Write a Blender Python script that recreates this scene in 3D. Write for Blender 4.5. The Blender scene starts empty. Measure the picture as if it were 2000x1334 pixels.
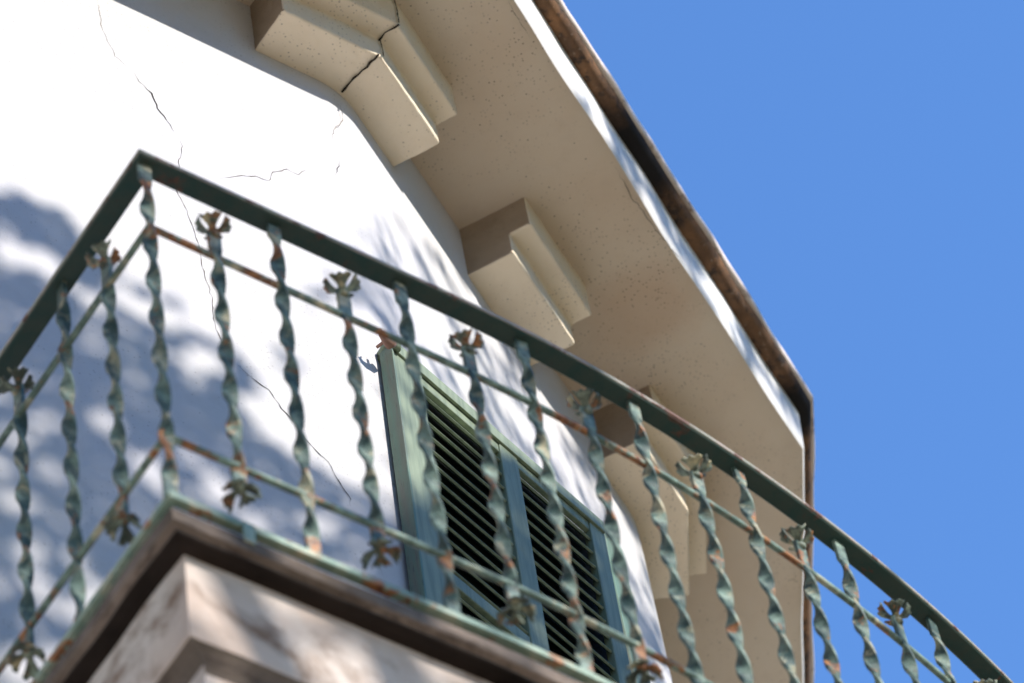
import bpy, bmesh, math, random
import numpy as np
from mathutils import Vector, Matrix, noise

random.seed(7)
rng = np.random.default_rng(7)
scene = bpy.context.scene
COL = scene.collection

# ------------------------------------------------------------------ camera
F = 8250.0                      # focal length in pixels of a 2000 px wide picture
PIT, ROLL = math.radians(53.49), math.radians(11.23)
CAM = np.array([0.0, 0.0, 1.6])
_c, _s, _cr, _sr = math.cos(PIT), math.sin(PIT), math.cos(ROLL), math.sin(ROLL)
FWD = np.array([0, _c, _s]); _up = np.array([0, -_s, _c]); _x = np.array([1.0, 0, 0])
RGT = _cr * _x - _sr * _up
UPV = _sr * _x + _cr * _up
cam_data = bpy.data.cameras.new("camera")
cam = bpy.data.objects.new("camera", cam_data); COL.objects.link(cam)
cam.matrix_world = Matrix(((RGT[0], UPV[0], -FWD[0], CAM[0]), (RGT[1], UPV[1], -FWD[1], CAM[1]),
                           (RGT[2], UPV[2], -FWD[2], CAM[2]), (0, 0, 0, 1)))
cam_data.sensor_width = 36.0
cam_data.lens = F / 2000 * 36
cam_data.clip_end = 3000
cam_data.dof.use_dof = True
cam_data.dof.focus_distance = 9.3
cam_data.dof.aperture_fstop = 4.2
scene.camera = cam

# ------------------------------------------------------------------ light
SUN_AZ, SUN_EL = math.radians(123.5), math.radians(30.8)
SD = np.array([math.sin(SUN_AZ) * math.cos(SUN_EL), math.cos(SUN_AZ) * math.cos(SUN_EL), math.sin(SUN_EL)])
world = bpy.data.worlds.new("World"); scene.world = world; world.use_nodes = True
wn = world.node_tree.nodes; wl = world.node_tree.links
sky = wn.new('ShaderNodeTexSky'); sky.sky_type = 'NISHITA'; sky.sun_disc = False
sky.sun_elevation = SUN_EL; sky.sun_rotation = SUN_AZ
sky.altitude = 0; sky.air_density = 1.15; sky.dust_density = 0.0; sky.ozone_density = 10.0
bg = wn['Background']; bg.inputs['Strength'].default_value = 0.15
wl.new(sky.outputs['Color'], bg.inputs['Color'])
sun_d = bpy.data.lights.new("sun", 'SUN'); sun_d.energy = 2.75; sun_d.angle = math.radians(0.53)
sun_d.color = (1.0, 0.95, 0.87)
sun = bpy.data.objects.new("sun", sun_d); COL.objects.link(sun)
sun.rotation_euler = Vector(SD).to_track_quat('Z', 'Y').to_euler()
scene.view_settings.view_transform = 'Standard'
scene.view_settings.look = 'None'
scene.view_settings.exposure = 1.2
scene.view_settings.gamma = 1.0

# ------------------------------------------------------------------ frame of the place
def ray(px, py):
    d = (px - 1000) * RGT - (py - 667) * UPV + F * FWD
    return d / np.linalg.norm(d)
def on_z(px, py, z):
    d = ray(px, py); return CAM + d * (z - CAM[2]) / d[2]
def on_wall(px, py, P, n):
    d = ray(px, py); return CAM + d * ((np.array(P) - CAM) @ n) / (d @ n)
def dirv(t): return np.array([math.sin(t), math.cos(t), 0.0])
def nrmv(t): return np.array([math.cos(t), -math.sin(t), 0.0])
AA, BB, CC, LL = [math.radians(v) for v in (47.97, 19.06, -6.85, 31.35)]
dA, dB, dC, dL = dirv(AA), dirv(BB), dirv(CC), dirv(LL)      # along the three wall faces, and the open shutter
nA, nB, nC, nL = nrmv(AA), nrmv(BB), nrmv(CC), nrmv(LL)      # outwards
Z = np.array([0, 0, 1.0])
ZT = 7.826                                                   # underside of the handrail
P0 = np.array([-0.5751, 4.0759, ZT])                         # corner of the railing
DEPTH = 0.9
K = on_wall(667, 176, P0 - nA * DEPTH, nA); K[2] = 0
ZS = 10.43                                                   # soffit
KC = K + dB * 1.60                                           # second corner of the wall

# ------------------------------------------------------------------ helpers
def link_mesh(name, bm, mat, parent=None, smooth=False, bevel=0, bseg=2):
    me = bpy.data.meshes.new(name)
    bmesh.ops.recalc_face_normals(bm, faces=bm.faces)
    bm.to_mesh(me); bm.free()
    o = bpy.data.objects.new(name, me); COL.objects.link(o)
    me.materials.append(mat)
    if smooth:
        for p in me.polygons: p.use_smooth = True
    if bevel:
        m = o.modifiers.new("bevel", 'BEVEL'); m.width = bevel; m.segments = bseg; m.limit_method = 'ANGLE'
        m.angle_limit = math.radians(35)
    if parent: o.parent = parent
    return o
def tag(o, label=None, cat=None, group=None, kind=None):
    for k, v in (('label', label), ('category', cat), ('group', group), ('kind', kind)):
        if v: o[k] = v
def empty(name, label=None, cat=None, kind=None):
    o = bpy.data.objects.new(name, None); COL.objects.link(o); o.empty_display_size = .1
    tag(o, label, cat, kind=kind); return o

def offset_path(pts, o):
    """plan path (list of xy) shifted outwards (to the right of travel) by o with mitred corners"""
    P = [np.array(p[:2], float) for p in pts]; n = len(P); out = []
    seg = []
    for i in range(n - 1):
        t = P[i + 1] - P[i]; t /= np.linalg.norm(t); seg.append(np.array([t[1], -t[0]]))
    for i in range(n):
        if i == 0: v = seg[0]
        elif i == n - 1: v = seg[-1]
        else:
            m = seg[i - 1] + seg[i]; m /= np.linalg.norm(m); v = m / max(.3, m @ seg[i])
        out.append(P[i] + v * o)
    return out
def sweep(bm, pts, prof, closed_prof=True, caps=True, wob=0.0, wseed=0, wscale=3.0):
    """prof = list of (offset, z); makes a mitred extrusion along the plan path"""
    rings = []
    for (o, z) in prof:
        line = offset_path(pts, o); r = []
        for p in line:
            x, y, zz = p[0], p[1], z
            if wob:
                v = noise.noise_vector(Vector((x * wscale + wseed, y * wscale, z * wscale)))
                x += v[0] * wob; y += v[1] * wob; zz += v[2] * wob * .6
            r.append(bm.verts.new((x, y, zz)))
        rings.append(r)
    m = len(prof); n = len(pts)
    for j in range(m if closed_prof else m - 1):
        a, b = rings[j], rings[(j + 1) % m]
        for i in range(n - 1):
            bm.faces.new((a[i], a[i + 1], b[i + 1], b[i]))
    if caps and closed_prof:
        bm.faces.new([rings[j][0] for j in range(m)][::-1]); bm.faces.new([rings[j][-1] for j in range(m)])
    return rings
def densify(pts, step):
    out = []
    for p, q in zip(pts[:-1], pts[1:]):
        p, q = np.array(p[:2], float), np.array(q[:2], float); k = max(1, int(np.linalg.norm(q - p) / step))
        for i in range(k): out.append(p + (q - p) * i / k)
    out.append(np.array(pts[-1][:2], float)); return out
def box(bm, O, ax, ay, az, x0, x1, y0, y1, z0, z1):
    O = np.array(O, float); vs = []
    for x in (x0, x1):
        for y in (y0, y1):
            for z in (z0, z1): vs.append(bm.verts.new(O + np.array(ax) * x + np.array(ay) * y + np.array(az) * z))
    for f in ((0, 1, 3, 2), (4, 6, 7, 5), (0, 4, 5, 1), (2, 3, 7, 6), (0, 2, 6, 4), (1, 5, 7, 3)):
        bm.faces.new([vs[i] for i in f])
def tube(bm, pts, rad, seg=10, caps=True):
    pts = [np.array(p, float) for p in pts]; rings = []
    for i, p in enumerate(pts):
        t = pts[min(i + 1, len(pts) - 1)] - pts[max(i - 1, 0)]; t /= np.linalg.norm(t)
        h = Z if abs(t[2]) < .9 else np.array([1.0, 0, 0])
        u = np.cross(t, h); u /= np.linalg.norm(u); w = np.cross(t, u)
        r = rad[i] if hasattr(rad, '__len__') else rad
        rings.append([bm.verts.new(p + r * (u * math.cos(2 * math.pi * k / seg) + w * math.sin(2 * math.pi * k / seg))) for k in range(seg)])
    for a, b in zip(rings[:-1], rings[1:]):
        for k in range(seg): bm.faces.new((a[k], a[(k + 1) % seg], b[(k + 1) % seg], b[k]))
    if caps: bm.faces.new(rings[0][::-1]); bm.faces.new(rings[-1])

# ------------------------------------------------------------------ materials
class MT:
    def __init__(s, name, rough=.8, spec=.3):
        s.m = bpy.data.materials.new(name); s.m.use_nodes = True; s.t = s.m.node_tree
        s.b = s.t.nodes['Principled BSDF']; s.b.inputs['Roughness'].default_value = rough
        s.b.inputs['Specular IOR Level'].default_value = spec
        s.geo = s.t.nodes.new('ShaderNodeNewGeometry')
    def N(s, t, **kw):
        n = s.t.nodes.new(t)
        for k, v in kw.items():
            if k in n.inputs.keys(): n.inputs[k].default_value = v
            else: setattr(n, k, v)
        return n
    def L(s, a, b): s.t.links.new(a, b)
    def noise(s, scale, detail=4, rough=.55, dist=0, stretch=None):
        n = s.N('ShaderNodeTexNoise'); n.inputs['Scale'].default_value = scale; n.inputs['Detail'].default_value = detail
        n.inputs['Roughness'].default_value = rough; n.inputs['Distortion'].default_value = dist
        if stretch:
            mp = s.N('ShaderNodeMapping'); mp.inputs['Scale'].default_value = stretch
            s.L(s.geo.outputs['Position'], mp.inputs['Vector']); s.L(mp.outputs[0], n.inputs['Vector'])
        else: s.L(s.geo.outputs['Position'], n.inputs['Vector'])
        return n.outputs['Fac']
    def ramp(s, fac, lo, hi, c0=(0, 0, 0, 1), c1=(1, 1, 1, 1)):
        r = s.N('ShaderNodeValToRGB'); r.color_ramp.elements[0].position = lo; r.color_ramp.elements[1].position = hi
        r.color_ramp.elements[0].color = c0; r.color_ramp.elements[1].color = c1
        s.L(fac, r.inputs[0]); return r.outputs[0]
    def mix(s, fac, a, b, mode='MIX'):
        m = s.N('ShaderNodeMix', data_type='RGBA', blend_type=mode)
        for sock, v in ((m.inputs[0], fac), (m.inputs[6], a), (m.inputs[7], b)):
            if hasattr(v, 'links') or hasattr(v, 'is_output'): s.L(v, sock)
            else: sock.default_value = v if not isinstance(v, tuple) or len(v) == 4 else (*v, 1)
        return m.outputs[2]
    def math(s, op, a, b=0.0, clamp=False):
        m = s.N('ShaderNodeMath', operation=op, use_clamp=clamp)
        for i, v in enumerate((a, b)):
            if hasattr(v, 'is_output'): s.L(v, m.inputs[i])
            else: m.inputs[i].default_value = v
        return m.outputs[0]
    def color(s, c):
        if hasattr(c, 'is_output'): s.L(c, s.b.inputs['Base Color'])
        else: s.b.inputs['Base Color'].default_value = (*c, 1)
    def bump(s, h, strength=.3, dist=.002):
        b = s.N('ShaderNodeBump'); b.inputs['Strength'].default_value = strength; b.inputs['Distance'].default_value = dist
        s.L(h, b.inputs['Height']); s.L(b.outputs[0], s.b.inputs['Normal'])

def along(m, org, d):
    """distance along direction d from point org, as a shader value"""
    v = m.N('ShaderNodeVectorMath', operation='SUBTRACT'); m.L(m.geo.outputs['Position'], v.inputs[0]); v.inputs[1].default_value = tuple(org)
    w = m.N('ShaderNodeVectorMath', operation='DOT_PRODUCT'); m.L(v.outputs[0], w.inputs[0]); w.inputs[1].default_value = tuple(d)
    return w.outputs['Value']

def mat_render(name, col, warm, speck, speck_col=(.12, .09, .07), bump=.35, stain=None):
    m = MT(name, .92, .15)
    c = m.mix(m.ramp(m.noise(1.6, 5, .6), .38, .68), col, warm)
    c = m.mix(m.math('MULTIPLY', m.ramp(m.noise(11, 5, .65), .52, .75), .35), c, tuple(v * .86 for v in warm))
    if stain is not None:
        d = m.N('ShaderNodeVectorMath', operation='DISTANCE'); m.L(m.geo.outputs['Position'], d.inputs[0]); d.inputs[1].default_value = tuple(stain)
        f = m.ramp(m.math('SUBTRACT', d.outputs['Value'], m.math('MULTIPLY', m.noise(7, 5, .6), .16)), -.02, .10, (1, 1, 1, 1), (0, 0, 0, 1))
        c = m.mix(m.math('MULTIPLY', f, .45), c, (.50, .33, .21))
    if speck:
        vo = m.N('ShaderNodeTexVoronoi'); vo.inputs['Scale'].default_value = 110; m.L(m.geo.outputs['Position'], vo.inputs['Vector'])
        dots = m.ramp(vo.outputs['Distance'], .14, .32, (1, 1, 1, 1), (0, 0, 0, 1))
        area = m.ramp(m.noise(2.7, 5, .6), .44, .60)
        pick = m.N('ShaderNodeSeparateColor'); m.L(vo.outputs['Color'], pick.inputs[0])
        few = m.ramp(pick.outputs[0], .52, .60)
        few2 = m.ramp(pick.outputs[1], .96, .97)
        k = m.math('MULTIPLY', dots, m.math('MAXIMUM', m.math('MULTIPLY', few, area), few2))
        c = m.mix(m.math('MULTIPLY', k, speck), c, speck_col)
    m.color(c)
    h = m.math('ADD', m.noise(420, 3, .6), m.math('MULTIPLY', m.noise(45, 3, .5), 1.2))
    m.bump(h, bump, .0016)
    return m.m
M_WALL = mat_render("white_wall_render", (.61, .592, .61), (.61, .59, .57), .35, bump=.5)
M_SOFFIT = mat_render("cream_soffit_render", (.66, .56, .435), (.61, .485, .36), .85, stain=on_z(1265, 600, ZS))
M_BRACKET = mat_render("cream_bracket_render", (.84, .73, .565), (.82, .68, .51), .55, bump=.45)
M_BRACKET_END = mat_render("brown_bracket_end_render", (.46, .36, .27), (.27, .20, .145), .5, bump=.6)  # darker brown render for the bracket end faces
M_FASCIA = mat_render("white_fascia_render", (.80, .79, .78), (.76, .72, .68), .3)

def mat_edge():
    m = MT("weathered_roof_edge", .85, .2)
    c = m.mix(m.ramp(m.noise(9, 6, .65), .35, .65), (.28, .145, .07), (.10, .06, .038))
    c = m.mix(m.ramp(m.noise(26, 5, .7), .52, .64), c, (.045, .033, .028))
    c = m.mix(m.math('MULTIPLY', m.ramp(m.noise(60, 4, .7), .62, .7), .5), c, (.5, .42, .34))
    # soot stains on two stretches
    t = along(m, K, dB)
    for a0, w in ((.80, .24), (1.78, .16)):
        d = m.math('ABSOLUTE', m.math('SUBTRACT', t, a0))
        f = m.ramp(m.math('ADD', d, m.math('MULTIPLY', m.noise(14, 5, .6), .18)), w * .5 + .05, w + .12, (1, 1, 1, 1), (0, 0, 0, 1))
        c = m.mix(f, c, (.02, .017, .016))
    m.color(c); m.bump(m.noise(90, 5, .7), .6, .004)
    return m.m
M_EDGE = mat_edge()
def mat_tile():
    m = MT("pale_tile_rim", .8, .2)
    m.color(m.mix(m.ramp(m.noise(14, 6, .7), .54, .70), (.78, .68, .62), (.22, .14, .10)))
    m.bump(m.noise(90, 5, .7), .5, .003); return m.m
M_TILE = mat_tile()

def mat_paint(name, p1, p2, rust1=(.42, .19, .075), rust2=(.14, .055, .03), amt=.56, rough=.55, cream=None, sc=1.0, joints=False):
    m = MT(name, rough, .4)
    c = m.mix(m.ramp(m.noise(24 * sc, 5, .65), .36, .56), p1, p2)
    if cream: c = m.mix(m.ramp(m.noise(17 * sc, 5, .6, .6), .55, .68), c, cream)
    r = m.mix(m.ramp(m.noise(70 * sc, 4, .6), .4, .65), rust1, rust2)
    nf = m.noise(13 * sc, 7, .72, .3)
    if joints:      # rust creeping out from the welds at the two rods and the bottom bar
        z = along(m, P0, Z)
        for h in (-.80, -.94):
            d = m.math('ABSOLUTE', m.math('SUBTRACT', z, h))
            nf = m.math('ADD', nf, m.math('MULTIPLY', m.ramp(d, 0, .06, (1, 1, 1, 1), (0, 0, 0, 1)), .075))
    f = m.ramp(nf, amt, amt + .04)
    c = m.mix(f, c, r)
    c = m.mix(m.math('MULTIPLY', m.ramp(m.noise(150, 3, .7), .6, .68), .6), c, rust2)
    m.color(c); m.bump(m.noise(130, 5, .7), .55, .0015)
    return m.m
M_BAR = mat_paint("verdigris_baluster_paint", (.24, .33, .275), (.045, .085, .08), amt=.575, cream=(.52, .47, .32), joints=True)
M_ROD = mat_paint("verdigris_rod_paint", (.27, .38, .32), (.10, .16, .135), amt=.53, cream=(.55, .50, .35), sc=.8)
M_RAIL = mat_paint("dark_green_rail_paint", (.014, .050, .044), (.032, .056, .046), (.10, .05, .035), (.05, .028, .022), amt=.60)
M_LIT_EDGE = mat_paint("worn_lit_rail_edge_paint", (.40, .33, .29), (.28, .30, .25), (.20, .10, .07), (.09, .045, .035), amt=.54)
M_BOT = mat_paint("pale_green_bottom_bar_paint", (.34, .42, .33), (.20, .30, .24), amt=.56, cream=(.55, .5, .36))
M_FLOWER = mat_paint("verdigris_flower_paint", (.30, .36, .28), (.055, .07, .055), amt=.54, cream=(.55, .48, .30), sc=1.6)

def mat_shutter(name, c0, c1, wear=.66):
    m = MT(name, .55, .35)
    c = m.mix(m.ramp(m.noise(6, 4, .6, stretch=(9, 9, .7)), .4, .65), c0, c1)
    crack = m.ramp(m.noise(30, 5, .7, stretch=(9, 9, .55)), wear, wear + .05)
    c = m.mix(m.math('MULTIPLY', crack, .75), c, (.045, .05, .05))
    m.color(c); m.bump(m.noise(45, 4, .6, stretch=(7, 7, .5)), .5, .0015); return m.m
M_SHUT = mat_shutter("faded_green_shutter_paint", (.25, .30, .205), (.165, .21, .145))
M_SIDE = mat_shutter("chipped_green_frame_paint", (.13, .22, .165), (.16, .18, .14), .6)
M_GAP_DARK = mat_shutter("louvre_gap_dark_paint", (.010, .018, .015), (.008, .012, .011))
def plain(name, col, rough=.7, spec=.3, metal=0, bumpsc=60, b=.3):
    m = MT(name, rough, spec); m.b.inputs['Metallic'].default_value = metal
    m.color(m.mix(m.ramp(m.noise(bumpsc * .4, 5, .6), .4, .65), col, tuple(v * .65 for v in col)))
    m.bump(m.noise(bumpsc, 4, .6), b, .002); return m.m
M_COPPER = plain("brown_holder_metal", (.34, .19, .14), .5)
M_DARK = plain("crack_shadow_line", (.035, .028, .022), .95, 0)
M_CRACK2 = plain("fine_crack_line", (.20, .17, .15), .95, 0)
M_GLASS = plain("dark_window_glass", (.02, .025, .03), .08, .5)
M_BARK = plain("tree_bark", (.16, .11, .07), .9)

def mat_stone():
    m = MT("weathered_stone_moulding", .9, .15)
    c = m.mix(m.ramp(m.noise(4, 6, .65), .35, .65), (.25, .20, .17), (.10, .078, .062))
    c = m.mix(m.ramp(m.noise(10, 6, .7, stretch=(1, 1, 5)), .50, .66), c, (.07, .053, .045))
    m.color(c); m.bump(m.noise(70, 5, .7), .5, .004); return m.m
M_STONE = mat_stone()
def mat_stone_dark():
    m = MT("black_stone_undercut", .95, .1)
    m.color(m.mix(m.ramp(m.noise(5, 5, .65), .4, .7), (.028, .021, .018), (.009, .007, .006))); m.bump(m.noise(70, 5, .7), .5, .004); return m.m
M_STONED = mat_stone_dark()  # near-black tone for the strip under the cornice
def mat_body():
    m = MT("stained_plaster_balcony", .9, .15)
    c = m.mix(m.ramp(m.noise(3.5, 6, .6), .38, .62), (.56, .45, .39), (.66, .60, .565))
    c = m.mix(m.ramp(m.noise(5, 6, .7, .5), .50, .66), c, (.24, .165, .125))
    m.color(c); m.bump(m.noise(60, 5, .6), .4, .003); return m.m
M_BODY = mat_body()

# ------------------------------------------------------------------ ground
def mat_ground(name, c0, c1, sc, b):
    m = MT(name, .95, .1); m.color(m.mix(m.ramp(m.noise(sc, 6, .6), .35, .65), c0, c1)); m.bump(m.noise(20, 4, .6), .3, b); return m.m
bm = bmesh.new(); bmesh.ops.create_circle(bm, cap_ends=True, radius=1500, segments=64)
g = link_mesh("ground", bm, mat_ground("dry_grass", (.15, .13, .07), (.11, .11, .055), .8, .02)); tag(g, kind='structure')
bm = bmesh.new(); bmesh.ops.create_circle(bm, cap_ends=True, radius=8.5, segments=64, matrix=Matrix.Translation((1.5, 1.5, .004)))
g = link_mesh("bounce_terrace", bm, mat_ground("pale_bounce_paving", (.60, .46, .32), (.54, .40, .27), .6, .01)); tag(g, kind='structure')  # unseen pale disc, added to bounce warm light up under the eave

# ------------------------------------------------------------------ house
house = empty("house", "white rendered house with a faceted wall, cream eave on brackets and a stone balcony", "house")
house.location = tuple(K)
bpy.context.view_layer.update()
def hpart(o):
    o.parent = house; o.matrix_parent_inverse = house.matrix_world.inverted(); return o
W0 = K - dA * 4.2; W3 = KC + dC * 4.2
wall_path = [W0, K, KC, W3]
def fillet(pts, r, seg=6):
    out = [np.array(pts[0][:2])]
    for i in range(1, len(pts) - 1):
        p = np.array(pts[i][:2]); u = np.array(pts[i - 1][:2]) - p; v = np.array(pts[i + 1][:2]) - p
        u /= np.linalg.norm(u); v /= np.linalg.norm(v)
        a, b = p + u * r, p + v * r
        for k in range(seg + 1):
            t = k / seg; out.append(a * (1 - t) ** 2 + 2 * p * t * (1 - t) + b * t * t)
    out.append(np.array(pts[-1][:2])); return out
bm = bmesh.new()
wp = fillet(wall_path, .07)
back = [W3 - nC * 5.0, W0 - nA * 5.0]
ring = [tuple(p) for p in wp] + [tuple(b[:2]) for b in back]
lo = [bm.verts.new((x, y, -.2)) for x, y in ring]; hi = [bm.verts.new((x, y, ZS + .02)) for x, y in ring]
for i in range(len(ring)):
    j = (i + 1) % len(ring); bm.faces.new((lo[i], lo[j], hi[j], hi[i]))
bm.faces.new(hi); bm.faces.new(lo[::-1])
wall = hpart(link_mesh("wall", bm, M_WALL, smooth=True))
wall.data.polygons.foreach_set('use_smooth', [True] * len(wall.data.polygons))
for p in wall.data.polygons:
    if abs(p.normal[2]) > .5: p.use_smooth = False
wall.modifiers.new("split", 'EDGE_SPLIT').split_angle = math.radians(40)

# eave slab with soffit and fascia
def meet(P, d, Q, e):
    A_ = np.array([[d[0], -e[0]], [d[1], -e[1]]]); t = np.linalg.solve(A_, (Q - P)[:2]); return P + d * t[0]
E1_ = meet(W0 + nA * .035, dA, K, dB); E2_ = meet(K, dB, KC + nC * .032, dC)
eave_path = [W0 + nA * .035, E1_, E2_, W3 + nC * .032]
ep = densify(eave_path, .045)
def slab_parts():
    bm = bmesh.new()
    # soffit strip, from inside the wall out to the rim
    offs = [-.3, -.05, .1, .2, .3, .39, .425, .438]
    zz = [0, 0, 0, 0, 0, 0, .0, .004]
    sweep(bm, ep, [(o, ZS + z) for o, z in zip(offs, zz)], closed_prof=False, wob=.008, wseed=3, wscale=4)
    return bm
hpart(link_mesh("soffit", slab_parts(), M_SOFFIT, smooth=True))
bm = bmesh.new()
sweep(bm, ep, [(.438, ZS + .004), (.443, ZS + .012), (.446, ZS + .06), (.449, ZS + .12), (.452, ZS + .165), (.452, ZS + .21), (.30, ZS + .21)], closed_prof=False, wob=.008, wseed=3, wscale=4)
hpart(link_mesh("fascia", bm, M_FASCIA, smooth=True))
bm = bmesh.new()
sweep(bm, ep, [(.30, ZS + .172), (.44, ZS + .166), (.458, ZS + .160), (.478, ZS + .160), (.486, ZS + .166), (.494, ZS + .178), (.495, ZS + .190), (.30, ZS + .192)], wob=.006, wseed=9, wscale=6)
gutter = hpart(link_mesh("roof_gutter", bm, M_EDGE, smooth=True))
gutter.modifiers.new("split", 'EDGE_SPLIT').split_angle = math.radians(63)
bm = bmesh.new()
sweep(bm, ep, [(.30, ZS + .194), (.494, ZS + .1925), (.503, ZS + .194), (.506, ZS + .206), (.505, ZS + .220), (.30, ZS + .23)], wob=.007, wseed=5, wscale=7)
hpart(link_mesh("roof_rim", bm, M_TILE, smooth=True))
# low tiled roof above, sloping up from the rim
bm = bmesh.new()
rim = offset_path(eave_path, .49); top = offset_path(eave_path, -3.2)
lo = [bm.verts.new((p[0], p[1], ZS + .215)) for p in rim]; hi = [bm.verts.new((p[0], p[1], ZS + 1.3)) for p in top]
for i in range(len(lo) - 1): bm.faces.new((lo[i], lo[i + 1], hi[i + 1], hi[i]))
def mat_roof():
    m = MT("terracotta_tiles", .85, .2)
    m.color(m.mix(m.noise(8, 4), (.45, .22, .13), (.3, .14, .09))); m.bump(m.noise(30, 4), .6, .02); return m.m
hpart(link_mesh("roof", bm, mat_roof()))

# brackets under the eave
def bracket(pts, seed, enddir):
    bm = bmesh.new()
    prof = [(-.03, ZS + .012), (.19, ZS + .012), (.19, ZS - .120), (.13, ZS - .120), (.13, ZS - .202), (-.03, ZS - .202)]
    sweep(bm, pts, prof)
    o = link_mesh("eave_bracket", bm, M_BRACKET, bevel=.006, bseg=3)
    hpart(o); o.data.materials.append(M_BRACKET_END)
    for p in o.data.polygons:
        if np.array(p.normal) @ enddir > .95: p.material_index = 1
    m = o.modifiers.new("sub", 'SUBSURF'); m.subdivision_type = 'SIMPLE'; m.levels = m.render_levels = 5
    tx = bpy.data.textures.new("bracket_unevenness", 'CLOUDS'); tx.noise_scale = .16
    d = o.modifiers.new("uneven", 'DISPLACE'); d.texture = tx; d.strength = .006; d.mid_level = .5; d.texture_coords = 'GLOBAL'
    t2 = bpy.data.textures.new("bracket_roughness", 'CLOUDS'); t2.noise_scale = .035
    d2 = o.modifiers.new("rough", 'DISPLACE'); d2.texture = t2; d2.strength = .0035; d2.mid_level = .5; d2.texture_coords = 'GLOBAL'
    return o
b1 = bracket([K - dA * .245, K, K + dB * .262], 1, -dA); b1['label'] = "cracked bracket wrapping the first wall corner"
b2 = bracket([K + dB * .645, K + dB * .985], 2, -dB)
b3 = bracket([KC - dB * .25, KC, KC + dC * .26], 3, -dB)

# ------------------------------------------------------------------ cracks
def ribbon(name, pts, nrm, w, mat, jitter=.0025, seed=1, parent=wall, lift=.0012, step=.012):
    big = w > .006
    rr = random.Random(seed); P = [np.array(p, float) for p in pts]; nrm = np.array(nrm, float)
    dense = []
    for p, q in zip(P[:-1], P[1:]):
        k = max(1, int(np.linalg.norm(q - p) / step))
        for i in range(k): dense.append(p + (q - p) * i / k)
    dense.append(P[-1]); bm = bmesh.new(); L = []; n = len(dense)
    for i, p in enumerate(dense):
        t = dense[min(i + 1, n - 1)] - dense[max(i - 1, 0)]; t /= np.linalg.norm(t) + 1e-9
        s = np.cross(t, nrm); s /= np.linalg.norm(s) + 1e-9
        j = s * rr.uniform(-1, 1) * jitter if 0 < i < n - 1 else 0
        e = min(1, (i + .4) / 5, (n - i - .6) / 5)
        ww = w * rr.uniform(.5 if big else .35, 1.15) * max(.75 if big else .12, e) / 2
        q = p + nrm * lift + j
        L.append((bm.verts.new(q + s * ww), bm.verts.new(q - s * ww)))
    for a, b in zip(L[:-1], L[1:]): bm.faces.new((a[0], b[0], b[1], a[1]))
    o = link_mesh(name, bm, mat); o.parent = parent; o.matrix_parent_inverse = parent.matrix_world.inverted(); return o
bpy.context.view_layer.update()
def wa(pts): return [on_wall(x, y, K, nA) for x, y in pts]
def wb(pts): return [on_wall(x, y, K, nB) for x, y in pts]
ribbon("wall_crack", wa([(190, 0), (200, 60), (225, 110), (260, 140)]), nA, .0014, M_CRACK2, seed=2)
ribbon("wall_crack", wa([(260, 140), (272, 160), (295, 182), (308, 212), (325, 235), (341, 260)]), nA, .0036, M_DARK, seed=3)
ribbon("wall_crack", wa([(341, 260), (356, 286), (349, 318), (350, 352), (345, 372), (364, 412), (385, 470), (398, 530), (413, 580), (415, 622), (440, 688)]), nA, .0019, M_CRACK2, seed=4)
ribbon("wall_crack", wa([(462, 712), (500, 745), (524, 762), (550, 798), (578, 834), (610, 872), (640, 903), (662, 942), (683, 975), (684, 990)]), nA, .0026, M_DARK, seed=5)
ribbon("wall_crack", wa([(425, 350), (465, 343), (500, 345), (525, 354), (533, 337), (560, 330), (583, 342), (603, 328)]), nA, .0019, M_CRACK2, seed=6)
ribbon("wall_crack", wa([(733, 1075), (738, 1100), (747, 1125)]), nA, .0018, M_CRACK2, seed=8)
ribbon("wall_crack", wa([(664, 200), (669, 235), (652, 255), (646, 276)]), nA, .0022, M_CRACK2, seed=9)
ribbon("wall_crack", wa([(663, 314), (661, 325), (654, 343)]), nA, .0032, M_DARK, seed=10)
zb = ZS - .202
soffit_ob = bpy.data.objects['soffit']
def bz(pts, z): return [on_z(x, y, z) for x, y in pts]
ribbon("bracket_crack", bz([(667, 178), (690, 150), (716, 128), (739, 103)], zb), -Z, .0085, M_DARK, .002, 11, b1, .0058)
ribbon("bracket_crack", bz([(734, 82), (752, 62), (779, 45)], ZS - .12), -Z, .0080, M_DARK, .002, 12, b1, .0058)
ribbon("soffit_crack", bz([(990, -5), (999, 13), (1018, 49), (1036, 76)], ZS - .004), -Z, .0022, M_CRACK2, .003, 21, soffit_ob, .001)
ribbon("soffit_crack", bz([(1200, 325), (1209, 337), (1229, 378), (1270, 432), (1297, 466), (1340, 520)], ZS - .004), -Z, .0022, M_CRACK2, .003, 22, soffit_ob, .001)
nM = (nA + nB); nM /= np.linalg.norm(nM)
c2 = K + nM * (.13 / (nM @ nB) + .005); c1 = K + nM * (.19 / (nM @ nB) + .005)
ribbon("bracket_crack", [c2 + Z * zb - Z * .002, c2 + Z * (zb + .04) + dB * .004, c2 + Z * (ZS - .12)], nM, .0075, M_DARK, .002, 13, b1, 0)
ribbon("bracket_crack", [c1 + Z * (ZS - .122), c1 + Z * (ZS - .07) + dB * .004, c1 + Z * (ZS)], nM, .0075, M_DARK, .002, 14, b1, 0)

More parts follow.
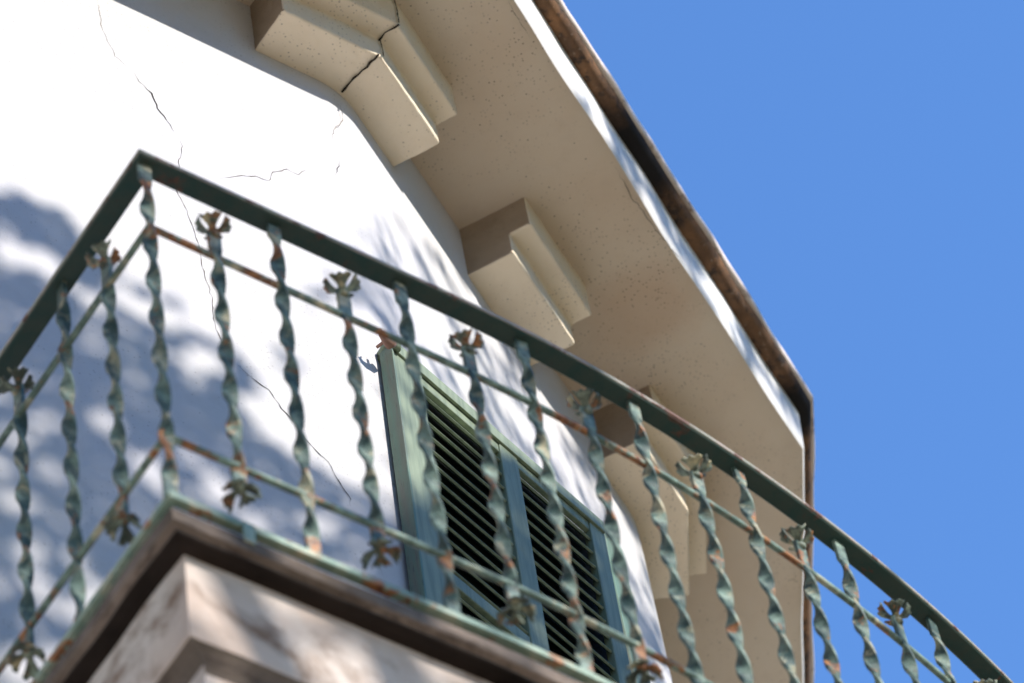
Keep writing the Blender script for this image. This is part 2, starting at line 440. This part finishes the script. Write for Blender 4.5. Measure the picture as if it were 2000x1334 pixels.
# ------------------------------------------------------------------ shutters
S = on_wall(767, 676, K + nB * .032, nB)
def shutter_leaf(name, label, O, du, dn, width, height, stiles, rails, pitch, shear=0.0, thick=.022, back=True):
    root = empty(name); root.location = tuple(O); bpy.context.view_layer.update()
    root.parent = house; root.matrix_parent_inverse = house.matrix_world.inverted()
    if label: root['label'] = label
    bpy.context.view_layer.update()
    dv = -Z + du * (-shear)
    def fin(o): o.parent = root; o.matrix_parent_inverse = root.matrix_world.inverted(); return o
    for (u0, u1) in stiles:
        bm = bmesh.new(); box(bm, O, du, dv, dn, u0, u1, -.014, height, -thick, 0)
        fin(link_mesh("stile", bm, M_SHUT, bevel=.003))
    for k, (v0, v1) in enumerate(rails):
        for (s0, s1) in zip(stiles[:-1], stiles[1:]):
            bm = bmesh.new(); box(bm, O, du, dv, dn, s0[1], s1[0], v0, v1, -thick + .004, -.003)
            fin(link_mesh("rail", bm, M_SHUT, bevel=.003))
    for (s0, s1) in zip(stiles[:-1], stiles[1:]):
        for (r0, r1) in zip(rails[:-1], rails[1:]):
            bm = bmesh.new(); v = r0[1] + .034; i = 0
            while v < r1[0] - .006:
                jit = rng.normal(0, .0012)
                # slat rising inwards: outer edge low
                up = -dv
                sl = (-dn * math.cos(math.radians(63)) + up * math.sin(math.radians(63)))
                pn = np.cross(du, sl)
                Oq = O + dv * (v + jit) + dn * (-.006)
                sag = rng.normal(0, .0015)
                box(bm, Oq, du + up * sag / (s1[0] - s0[1]), sl, pn, s0[1] + .001, s1[0] - .001, 0, .044, -.0032, .0032)
                v += pitch; i += 1
            fin(link_mesh("louvre_slats", bm, M_SHUT, bevel=.0012))
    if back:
        bm = bmesh.new(); box(bm, O, du, dv, dn, stiles[0][0] + .02, stiles[-1][1] - .02, .02, height - .02, -thick - .02, -thick - .008)  # added near-black board, paints the darkness seen between the slats
        fin(link_mesh("gap_dark_board", bm, M_GAP_DARK))
    return root
sh = shutter_leaf("window_shutter", "louvred shutter leaf swung slightly open", S, dL, nL, .735, 2.3,
                  [(0, .097), (.362, .426), (.682, .738)], [(-.013, .050), (.714, .757), (1.45, 1.50), (2.22, 2.3)], .0515, shear=.025)
# lighter moulding strip nailed on the top rail and the dark-green edge strip on the hinge side
bm = bmesh.new(); box(bm, S, dL, -Z, nL, -.002, .735, -.020, .020, -.002, .006)
o = link_mesh("top_batten", bm, M_SHUT, bevel=.002); o.parent = sh; o.matrix_parent_inverse = sh.matrix_world.inverted()
bm = bmesh.new(); box(bm, S, dL, -Z + dL * -.025, nL, -.008, -.001, .0, 2.3, -.034, .003)
o = link_mesh("edge_strip", bm, M_SIDE, bevel=.002); o.parent = sh; o.matrix_parent_inverse = sh.matrix_world.inverted()
# second leaf folded back against the wall beyond
S2 = on_wall(1216, 1080, K + nB * .035, nB); wS2 = float((S2 - K) @ dB)
S2 = S2 - dB * .11
bm = bmesh.new(); box(bm, S2, dB, -Z, nB, 0, .11, -.01, 2.1, -.034, 0)
hpart(link_mesh("door_jamb", bm, M_SIDE, bevel=.004))
# the glazed door the shutters belong to
bm = bmesh.new(); D0 = np.array([K[0], K[1], S[2]])
wf = empty("balcony_door"); wf.location = tuple(D0); wf.parent = house; bpy.context.view_layer.update(); wf.matrix_parent_inverse = house.matrix_world.inverted(); bpy.context.view_layer.update()
for (u0, u1, v0, v1) in ((.1, .15, .08, 2.3), (.60, .65, .08, 2.3), (.15, .60, .08, .13), (.15, .60, 1.1, 1.15)):
    box(bm, D0, dB, -Z, nB, u0, u1, v0, v1, .0, .02)
o = link_mesh("door_frame", bm, M_SIDE); o.parent = wf; o.matrix_parent_inverse = wf.matrix_world.inverted()
bm = bmesh.new(); box(bm, D0, dB, -Z, nB, .15, .60, .13, 2.3, .001, .008)
o = link_mesh("pane", bm, M_GLASS); o.parent = wf; o.matrix_parent_inverse = wf.matrix_world.inverted()
# shutter holder: a stub of timber and a curled shell-shaped catch on the top left corner
H0 = S - Z * .010 - dL * .012
bm = bmesh.new()
H0 = H0 + dL * .014
tube(bm, [H0 - nL * .035 - Z * .004, H0 - nL * .034 + Z * .010, H0 - nL * .02 + Z * .020, H0 - nL * .0 + Z * .021, H0 + nL * .008 + Z * .012, H0 + nL * .008 - Z * .010], [.011, .013, .014, .013, .012, .009], 10)
o = link_mesh("shutter_stub", bm, M_SHUT, smooth=True); o.parent = sh; o.matrix_parent_inverse = sh.matrix_world.inverted()
bm = bmesh.new(); q = H0 - dL * .034 + nL * .012 - Z * .016
pts = [q + dL * .014 + Z * .008, q + dL * .004 - Z * .004, q - dL * .010 - Z * .004, q - dL * .022 + Z * .005, q - dL * .027 + Z * .018, q - dL * .022 + Z * .024]
tube(bm, pts, [.011, .013, .010, .0065, .0045, .003], 12)
tube(bm, [q - dL * .004 + Z * .004 - nL * .03, q - dL * .004 + Z * .004 + nL * .006], .004, 8)
o = link_mesh("shutter_holder", bm, M_COPPER, smooth=True); o.parent = sh; o.matrix_parent_inverse = sh.matrix_world.inverted()

# ------------------------------------------------------------------ balcony
def curve_n(s): return 0.0 if s < .6 else -.114 * (s - .6) ** 2
def loc(s, n): return (P0 + dA * s + nA * n)[:2]
path_sn = [(0, -.95), (0, 0)] + [(s, curve_n(s)) for s in np.arange(.2, 2.45, .1)] + [(2.7, -.54), (3.0, -.80), (3.3, -1.25), (3.4, -1.9)]
# travel direction: from the wall out to the corner, then along the front: outwards lies on the LEFT of travel for this order
front = [loc(*p) for p in path_sn]
def sweep_out(bm, pts, prof, **k):   # offsets measured outwards
    return sweep(bm, pts, prof, **k)
ZB = ZT - .982                        # top of the slab
def slab_piece(name, prof, mat, captop=False, capbot=False, wob=.004):
    bm = bmesh.new(); r = sweep_out(bm, densify(front, .05), [(o, ZB + z) for o, z in prof], closed_prof=False, wob=wob, wseed=2, wscale=8)
    if captop: bm.faces.new(r[0])
    if capbot: bm.faces.new(r[-1])
    o = link_mesh(name, bm, mat, smooth=True); o.modifiers.new("split", 'EDGE_SPLIT').split_angle = math.radians(32)
    return hpart(o)
OUT = .008
slab_piece("balcony_cornice", [(OUT - .04, 0), (OUT - .006, -.001), (OUT, -.005), (OUT + .001, -.018), (OUT, -.032), (OUT - .005, -.036), (OUT - .012, -.037), (OUT - .013, -.040)], M_STONE, captop=True)
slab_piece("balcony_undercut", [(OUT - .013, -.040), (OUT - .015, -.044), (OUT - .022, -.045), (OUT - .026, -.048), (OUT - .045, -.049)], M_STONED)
slab_piece("balcony_body", [(OUT - .045, -.049), (OUT - .047, -.055), (OUT - .047, -.236), (OUT - .050, -.241)], M_BODY)
slab_piece("balcony_moulding", [(OUT - .050, -.241), (OUT - .060, -.250), (OUT - .073, -.272), (OUT - .076, -.282)], M_STONE)
slab_piece("balcony_base", [(OUT - .076, -.282), (OUT - .076, -.48), (OUT - .11, -.49)], M_BODY, capbot=True)

# ------------------------------------------------------------------ railing
railing = empty("balcony_railing", "wrought iron balcony railing with twisted green bars and iron flowers", "railing")
railing.location = (P0[0], P0[1], ZB); bpy.context.view_layer.update()
RINV = railing.matrix_world.inverted()
def rpart(o): o.parent = railing; o.matrix_parent_inverse = RINV; return o
rail_sn = [(0, -.90), (0, 0)] + [(s, curve_n(s)) for s in np.arange(.1, 2.65, .05)]
rp = [loc(*p) for p in rail_sn]
def rail_sweep(name, prof, mat, bevel=.0015):
    bm = bmesh.new(); sweep_out(bm, rp, prof); return rpart(link_mesh(name, bm, mat, bevel=bevel))
rail_sweep("handrail", [(-.018, ZT), (.018, ZT), (.020, ZT + .003), (.020, ZT + .009), (.014, ZT + .013), (-.014, ZT + .013), (-.020, ZT + .009), (-.020, ZT + .003)], M_RAIL)
rail_sweep("bottom_bar", [(-.009, ZT - .959), (.009, ZT - .959), (.009, ZT - .944), (-.009, ZT - .944)], M_BOT)
def rod(name, h, r=.0068):
    bm = bmesh.new(); N = 10
    prof = [(r * math.cos(2 * math.pi * k / N), ZT - h + r * math.sin(2 * math.pi * k / N)) for k in range(N)]
    sweep_out(bm, rp, prof); return rpart(link_mesh(name, bm, M_ROD, smooth=True))
rail_sweep("handrail_lit_edge", [(.0195, ZT + .0035), (.0225, ZT + .0045), (.0225, ZT + .0125), (.0145, ZT + .0165), (-.0145, ZT + .0165), (-.0145, ZT + .0135), (.0140, ZT + .0135), (.0202, ZT + .0095)], M_LIT_EDGE)  # added pale strip, the rail's sunlit outer edge put into its colour
H_MID, H_LOW = .190, .788
rod("upper_rod", H_MID); rod("lower_rod", H_LOW)

def twisted(bm, z0, z1, w=.0270, t=.0082, half=.104, flat0=.035, flat1=.035, hand=1):
    n = int((z1 - z0) / .004); rings = []
    L = (z1 - z0) - flat0 - flat1; turns = max(1, round(L / half))
    for i in range(n + 1):
        z = z1 - (z1 - z0) * i / n; d = z1 - z
        f = min(1, max(0, (d - flat0) / L)); a = hand * math.pi * turns * f
        c, s_ = math.cos(a), math.sin(a)
        r = []
        for (x, y) in ((-w / 2, -t * .3), (-w * .46, -t / 2), (w * .46, -t / 2), (w / 2, -t * .3), (w / 2, t * .3), (w * .46, t / 2), (-w * .46, t / 2), (-w / 2, t * .3)):
            r.append(bm.verts.new((x * c - y * s_, x * s_ + y * c, z)))
        rings.append(r)
    for a_, b_ in zip(rings[:-1], rings[1:]):
        for k in range(8): bm.faces.new((a_[k], a_[(k + 1) % 8], b_[(k + 1) % 8], b_[k]))
    bm.faces.new(rings[0]); bm.faces.new(rings[-1][::-1])
def me_from(name, bm, mat, smooth=True):
    bmesh.ops.recalc_face_normals(bm, faces=bm.faces)
    me = bpy.data.meshes.new(name); bm.to_mesh(me); bm.free(); me.materials.append(mat)
    for p in me.polygons: p.use_smooth = smooth
    return me
HAND = 1
ME_BARS = []; ME_STEMS = []
for k in range(4):
    bm = bmesh.new(); twisted(bm, -.953, .001, hand=HAND, flat0=.035 + .008 * k, flat1=.05 - .007 * k, half=(.104, .108, .101, .112)[k]); ME_BARS.append(me_from("baluster", bm, M_BAR, False))
    bm = bmesh.new(); twisted(bm, -.845, -.115, hand=HAND, flat0=.05 + .007 * k, flat1=.03 + .006 * k, half=(.104, .110, .100, .106)[k]); ME_STEMS.append(me_from("flower_baluster", bm, M_BAR, False))
def flower_mesh(seed, up=1):
    # four beaten iron petals: narrow waist, flared ruffled end; the one towards the house is bent up
    rr = random.Random(seed); bm = bmesh.new()
    spec = [(-.75 * math.pi, .036, 1.1, .7), (-.25 * math.pi, .035, 1.0, .9), (.75 * math.pi, .034, .9, 1.3), (.25 * math.pi, .030, .9, .6)]
    for (a0, Lp, wid, rise) in spec:
        ang = a0 + rr.uniform(-.12, .12); nr, nw = 9, 13; G = []
        Lp *= rr.uniform(.94, 1.1); rise *= rr.uniform(.8, 1.25); ph = rr.uniform(0, 6)
        for i in range(nr + 1):
            t = i / nr; row = []
            half = wid * (.0068 + .0175 * max(0, (t - .34) / .66) ** 1.3) * (1 if t < .95 else .9)
            for j in range(nw):
                q = j / (nw - 1) * 2 - 1
                x = .002 + Lp * t * (1 - .16 * q * q * t) + .0022 * math.cos(q * 8 + ph) * t * t
                y = half * q
                z = .020 * rise * t ** 1.5 + .006 * q * q * t + .0022 * math.cos(q * 9.4 + ph) * t * t
                row.append(bm.verts.new(((x * math.cos(ang) - y * math.sin(ang)) * .82, (x * math.sin(ang) + y * math.cos(ang)) * .82, up * z * .9)))
            G.append(row)
        for i in range(nr):
            for j in range(nw - 1): bm.faces.new((G[i][j], G[i + 1][j], G[i + 1][j + 1], G[i][j + 1]))
    # calyx and collar
    for zc, r in ((.002, .008), (-.012, .0105)):
        mat = Matrix.Translation((0, 0, up * zc)) @ Matrix.Diagonal((r, r, r * .55, 1))
        bmesh.ops.create_icosphere(bm, subdivisions=2, radius=1, matrix=mat)
    return me_from("flower", bm, M_FLOWER)
FL_UP = [flower_mesh(i, 1) for i in (1, 2, 3)]; FL_DN = [flower_mesh(i, -1) for i in (4, 5, 6)]
def place(me, name, x, y, z, rz, parent, pinv, solid=False, label=None):
    o = bpy.data.objects.new(name, me); COL.objects.link(o); o.location = (x, y, z); o.rotation_euler = (0, 0, rz)
    o.parent = parent; o.matrix_parent_inverse = pinv
    if solid:
        m = o.modifiers.new("thickness", 'SOLIDIFY'); m.thickness = .0024; m.offset = 0
    return o
def yaw_at(s, side=False):
    if side: v = nA
    else:
        e = .02; v = dA * (2 * e) + nA * (curve_n(s + e) - curve_n(s - e))
    return math.atan2(v[1], v[0])
bars = [(s, curve_n(s), False) for s in (0, .265, .532, .798, 1.062, 1.328, 1.602, 1.88, 2.15, 2.42)] + [(0, -.293, True), (0, -.60, True)]
for i, (s, n, side) in enumerate(bars):
    x, y = loc(s, n)
    place(ME_BARS[(i * 3 + 1) % 4], "baluster", x, y, ZT, yaw_at(s, side) + random.uniform(-.06, .06), railing, RINV)
flw = [(s, curve_n(s), False) for s in (.134, .400, .665, .930, 1.195, 1.465, 1.74, 2.015, 2.285)] + [(0, -.143, True), (0, -.455, True), (0, -.75, True)]
for i, (s, n, side) in enumerate(flw):
    x, y = loc(s, n); yw = yaw_at(s, side) + random.uniform(-.08, .08)
    st = place(ME_STEMS[(i * 3) % 4], "flower_baluster", x, y, ZT, yw, railing, RINV)
    for me, z in ((FL_UP[i % 3], ZT - .113), (FL_DN[i % 3], ZT - .848)):
        f = bpy.data.objects.new("flower", me); COL.objects.link(f); f.parent = st
        f.location = (0, 0, z - ZT); f.rotation_euler = (0, 0, random.uniform(-.25, .25))
        m = f.modifiers.new("thickness", 'SOLIDIFY'); m.thickness = .0048; m.offset = 0
# feet of the bottom bar
for (s, n) in ((.134, 0), (.93, curve_n(.93)), (1.74, curve_n(1.74)), (0, -.45)):
    bm = bmesh.new(); x, y = loc(s, n); outv = nA if s > 0 else -dA; tv = dA if s > 0 else nA
    box(bm, (x, y, ZT), tv, outv, Z, -.011, .011, .0095, .0135, -.998, -.950)
    rpart(link_mesh("foot", bm, M_BOT, bevel=.001))

# ------------------------------------------------------------------ the tree whose leaves shade the wall
E1 = np.cross(Z, SD); E1 /= np.linalg.norm(E1); E2 = np.cross(SD, E1)
KS = np.array([K[0], K[1], on_wall(667, 176, P0 - nA * DEPTH, nA)[2]])
def suv(P): d = np.array(P) - KS; return (float(d @ E1), float(d @ E2))
def polyA(p): return [suv(on_wall(x, y, K, nA)) for x, y in p]
def polyB(p): return [suv(on_wall(x, y, K, nB)) for x, y in p]
def polyS(p): return [suv(on_wall(x, y, S, nL)) for x, y in p]
def inside(pts, poly):
    x, y = pts[:, 0], pts[:, 1]; r = np.zeros(len(pts), bool); n = len(poly)
    for i in range(n):
        x0, y0 = poly[i]; x1, y1 = poly[(i + 1) % n]
        c = ((y0 > y) != (y1 > y)) & (x < (x1 - x0) * (y - y0) / (y1 - y0 + 1e-12) + x0); r ^= c
    return r
MAIN = polyA([(-260, 330), (0, 378), (60, 388), (105, 410), (150, 440), (175, 480), (235, 520), (262, 560), (345, 590), (380, 640), (452, 672), (490, 745), (540, 815), (575, 880), (640, 930), (705, 960), (790, 985), (806, 1180), (700, 1330), (300, 1334), (160, 1250), (-260, 1300)])
LOWS = polyS([(822, 985), (900, 880), (960, 872), (1010, 900), (1060, 930), (1175, 1028), (1300, 1130), (1300, 1400), (830, 1400), (790, 1100)])
STREAK = polyB([(740, 420), (800, 430), (900, 560), (1030, 690), (1160, 890), (1260, 1080), (1300, 1230), (1235, 1120), (1170, 1020), (1010, 880), (900, 780), (800, 690), (740, 660), (690, 590), (640, 620), (610, 560)])
BSHADE = polyB([(1235, 1120), (1262, 1190), (1290, 1210), (1325, 1334), (1340, 1500), (1230, 1500), (1215, 1090)])
SHTOP = polyS([(765, 690), (840, 745), (960, 880), (900, 900), (825, 985), (790, 900)])
FASC = [suv(on_wall(x, y, K + nB * .445, nB)) for x, y in [(1150, 170), (1240, 260), (1600, 800), (1580, 900), (1300, 480), (1130, 200)]]
LOWLEFT = polyA([(-260, 1300), (160, 1250), (300, 1334), (200, 1500), (-260, 1500)])
RAILZ = [(-1.7, -2.0), (-1.2, -2.1), (-.8, -2.3), (-.42, -2.40), (-.48, -2.62), (-.85, -2.85), (-1.7, -2.95)]
RAILLOW = [(-1.7, -2.8), (-.85, -2.8), (-.5, -3.0), (-.4, -3.45), (-1.7, -3.5)]
regions = [(MAIN, 5.6), (LOWS, 5.0), (STREAK, 1.0), (BSHADE, 2.2), (SHTOP, .35), (FASC, 2.3), (LOWLEFT, .8), (RAILZ, 2.6), (RAILLOW, .9)]
gaps = [(20, 492, 60, 22), (75, 508, 50, 26), (120, 545, 34, 22), (180, 590, 40, 20), (235, 570, 45, 18), (300, 612, 60, 22), (350, 625, 50, 16),
        (180, 640, 26, 14), (400, 690, 40, 16), (372, 705, 40, 15), (425, 720, 30, 15), (270, 733, 26, 12), (90, 803, 26, 12), (30, 850, 30, 14), (88, 925, 28, 15),
        (288, 897, 36, 15), (262, 905, 24, 13), (108, 920, 22, 12), (60, 1075, 36, 18), (150, 1095, 40, 14), (30, 990, 24, 12), (300, 925, 40, 16), (372, 893, 26, 16), (430, 968, 34, 22), (405, 940, 22, 12),
        (500, 795, 50, 22), (530, 835, 50, 20), (585, 885, 36, 22), (575, 860, 30, 16), (505, 1030, 36, 14), (190, 1150, 36, 24), (120, 1020, 30, 12), (70, 1140, 34, 16), (95, 1180, 30, 16), (690, 985, 22, 12)]
G = []
for (x, y, rx, ry) in gaps:
    c = suv(on_wall(x, y, K, nA)); a = suv(on_wall(x + rx, y, K, nA)); b = suv(on_wall(x, y + ry, K, nA))
    G.append((c, .5 * (math.hypot(a[0] - c[0], a[1] - c[1]) + math.hypot(b[0] - c[0], b[1] - c[1])) * .78))
leaf_a = .00095
pts = []
for poly, dens in regions:
    P_ = np.array(poly); lo_, hi_ = P_.min(0), P_.max(0); area = np.prod(hi_ - lo_)
    n = int(area * dens / leaf_a); q = rng.uniform(lo_, hi_, (n, 2)); q = q[inside(q, poly)]
    if poly in (MAIN, LOWLEFT):
        keep = np.ones(len(q), bool)
        for (c, r) in G: keep &= np.hypot(q[:, 0] - c[0], q[:, 1] - c[1]) > r + .006
        q = q[keep]
        hole = np.array([noise.noise(Vector((a * 15, b * 24, 1.7))) for a, b in q]); q = q[hole < .31]
    if poly in (STREAK, FASC, BSHADE, SHTOP, RAILLOW):     # loose twigs: keep them bunched
        k = np.array([noise.noise(Vector((a * 5.5, b * 9, 4))) for a, b in q]); q = q[k > (-.05 if poly is not BSHADE else -.3)]
    pts.append(q)
used = np.concatenate(pts)
# the rest of the crown, where its shade misses the house front
tree = empty("tree", "broad leafy tree standing to the right of the viewer, shading the house wall", "tree")
DIST = 6.2
cen = KS + SD * DIST + E1 * (-.2) + E2 * (-1.4)
tree.location = (cen[0], cen[1], 0); bpy.context.view_layer.update(); TINV = tree.matrix_world.inverted()
V = []; Fc = []
def leaf(c, size):
    u = rng.normal(size=3); u /= np.linalg.norm(u); w = np.cross(u, rng.normal(size=3)); w /= np.linalg.norm(w)
    i = len(V); V.extend([c - u * size, c + w * size * .42 - u * size * .2, c + w * size * .34 + u * size * .45, c + u * size, c - w * size * .34 + u * size * .45, c - w * size * .42 - u * size * .2])
    Fc.append((i, i + 1, i + 2, i + 3, i + 4, i + 5))
for (u, v) in used:
    leaf(KS + E1 * u + E2 * v + SD * (DIST + rng.normal(0, .4)), rng.uniform(.030, .046))
blobs = [(-2.6, -.4, 1.0), (-2.9, -1.8, 1.1), (-2.4, .9, .8), (-1.9, -4.7, .9), (2.5, -1.8, .8), (-.3, -5.0, .9), (2.6, -3.6, .9), (1.4, -4.9, .8)]
for (bu, bv, br) in blobs:
    for _ in range(1500):
        d = rng.normal(size=3); d /= np.linalg.norm(d); d *= br * rng.uniform(.5, 1) ** .5
        leaf(KS + E1 * bu + E2 * bv + SD * DIST + d * np.array([1, 1, .8]), rng.uniform(.04, .06))
me = bpy.data.meshes.new("crown"); me.from_pydata([tuple(v) for v in V], [], Fc); me.update()
mm = MT("leaf_green", .6, .3); mm.color(mm.mix(mm.noise(6, 3), (.05, .10, .025), (.09, .13, .03))); me.materials.append(mm.m)
cr = bpy.data.objects.new("crown", me); COL.objects.link(cr); cr.parent = tree; cr.matrix_parent_inverse = TINV
bm = bmesh.new(); base = np.array([cen[0], cen[1], 0])
fork = base + Z * (cen[2] * .58)
tube(bm, [base - Z * .2, base + Z * .6 + E1 * .03, base + Z * 3 - E1 * .05, fork], [.34, .24, .2, .17], 14)
for (bu, bv, br) in blobs + [(-.6, -1.2, 1), (.4, -2.2, 1)]:
    e = KS + E1 * bu + E2 * bv + SD * DIST; mid = fork * .45 + e * .55 + Z * .25
    tube(bm, [fork - Z * .1, fork * .75 + e * .25 + Z * .15, mid, e], [.10, .065, .04, .012], 8)
o = link_mesh("trunk", bm, M_BARK, smooth=True); o.parent = tree; o.matrix_parent_inverse = TINV

# ------------------------------------------------------------------ unseen trees added to block sky light from the walls
V = []; Fc = []
for _ in range(5200):
    d = rng.normal(size=3); d /= np.linalg.norm(d); d *= rng.uniform(.35, 1) ** .5
    p = d * np.array([2.6, 2.6, 3.6]); p *= 1 + .22 * noise.noise(Vector(d * 2.2))
    leaf(p + np.array([0, 0, 11.0]), rng.uniform(.14, .24))
me = bpy.data.meshes.new("crown"); me.from_pydata([tuple(v) for v in V], [], Fc); me.update(); me.materials.append(mm.m)
bm = bmesh.new(); tube(bm, [(0, 0, -.2), (.1, 0, 1), (-.05, .05, 5), (0, 0, 9)], [.34, .26, .22, .12], 12)
for k in range(5):
    a = k * 1.26; tube(bm, [(0, 0, 6 + .4 * k), (math.cos(a) * 1.0, math.sin(a), 7.8 + .4 * k), (math.cos(a) * 1.9, math.sin(a) * 1.9, 9.6 + .4 * k)], [.11, .07, .02], 7)
met = me_from("trunk", bm, M_BARK)
spots = [(62, 8.0, 1.0, "added sky-screening tree closest to the far end of the house"), (84, 10.5, 1.1, "added sky-screening tree second from the far end of the house"),
         (178, 9.0, .95, "added sky-screening tree behind and left of the viewer"), (198, 11.5, 1.1, "added sky-screening tree furthest behind the viewer"),
         (97, 12.5, 1.1, "added sky-screening tree just right of the one shading the wall"), (152, 12.5, 1.0, "added sky-screening tree just left of the one shading the wall"),
         (222, 8.5, 1.0, "added sky-screening tree nearest the near end of the house")]
for i, (az, dist, sc_, lab) in enumerate(spots):
    t = empty("tree", lab, "tree"); t['group'] = "unseen trees added to screen the sky"
    c = K + dirv(math.radians(az)) * dist; t.location = (c[0], c[1], 0); t.rotation_euler = (0, 0, i * 1.3); t.scale = (sc_,) * 3
    for nm, m_ in (("crown", me), ("trunk", met)):
        o = bpy.data.objects.new(nm, m_); COL.objects.link(o); o.parent = t
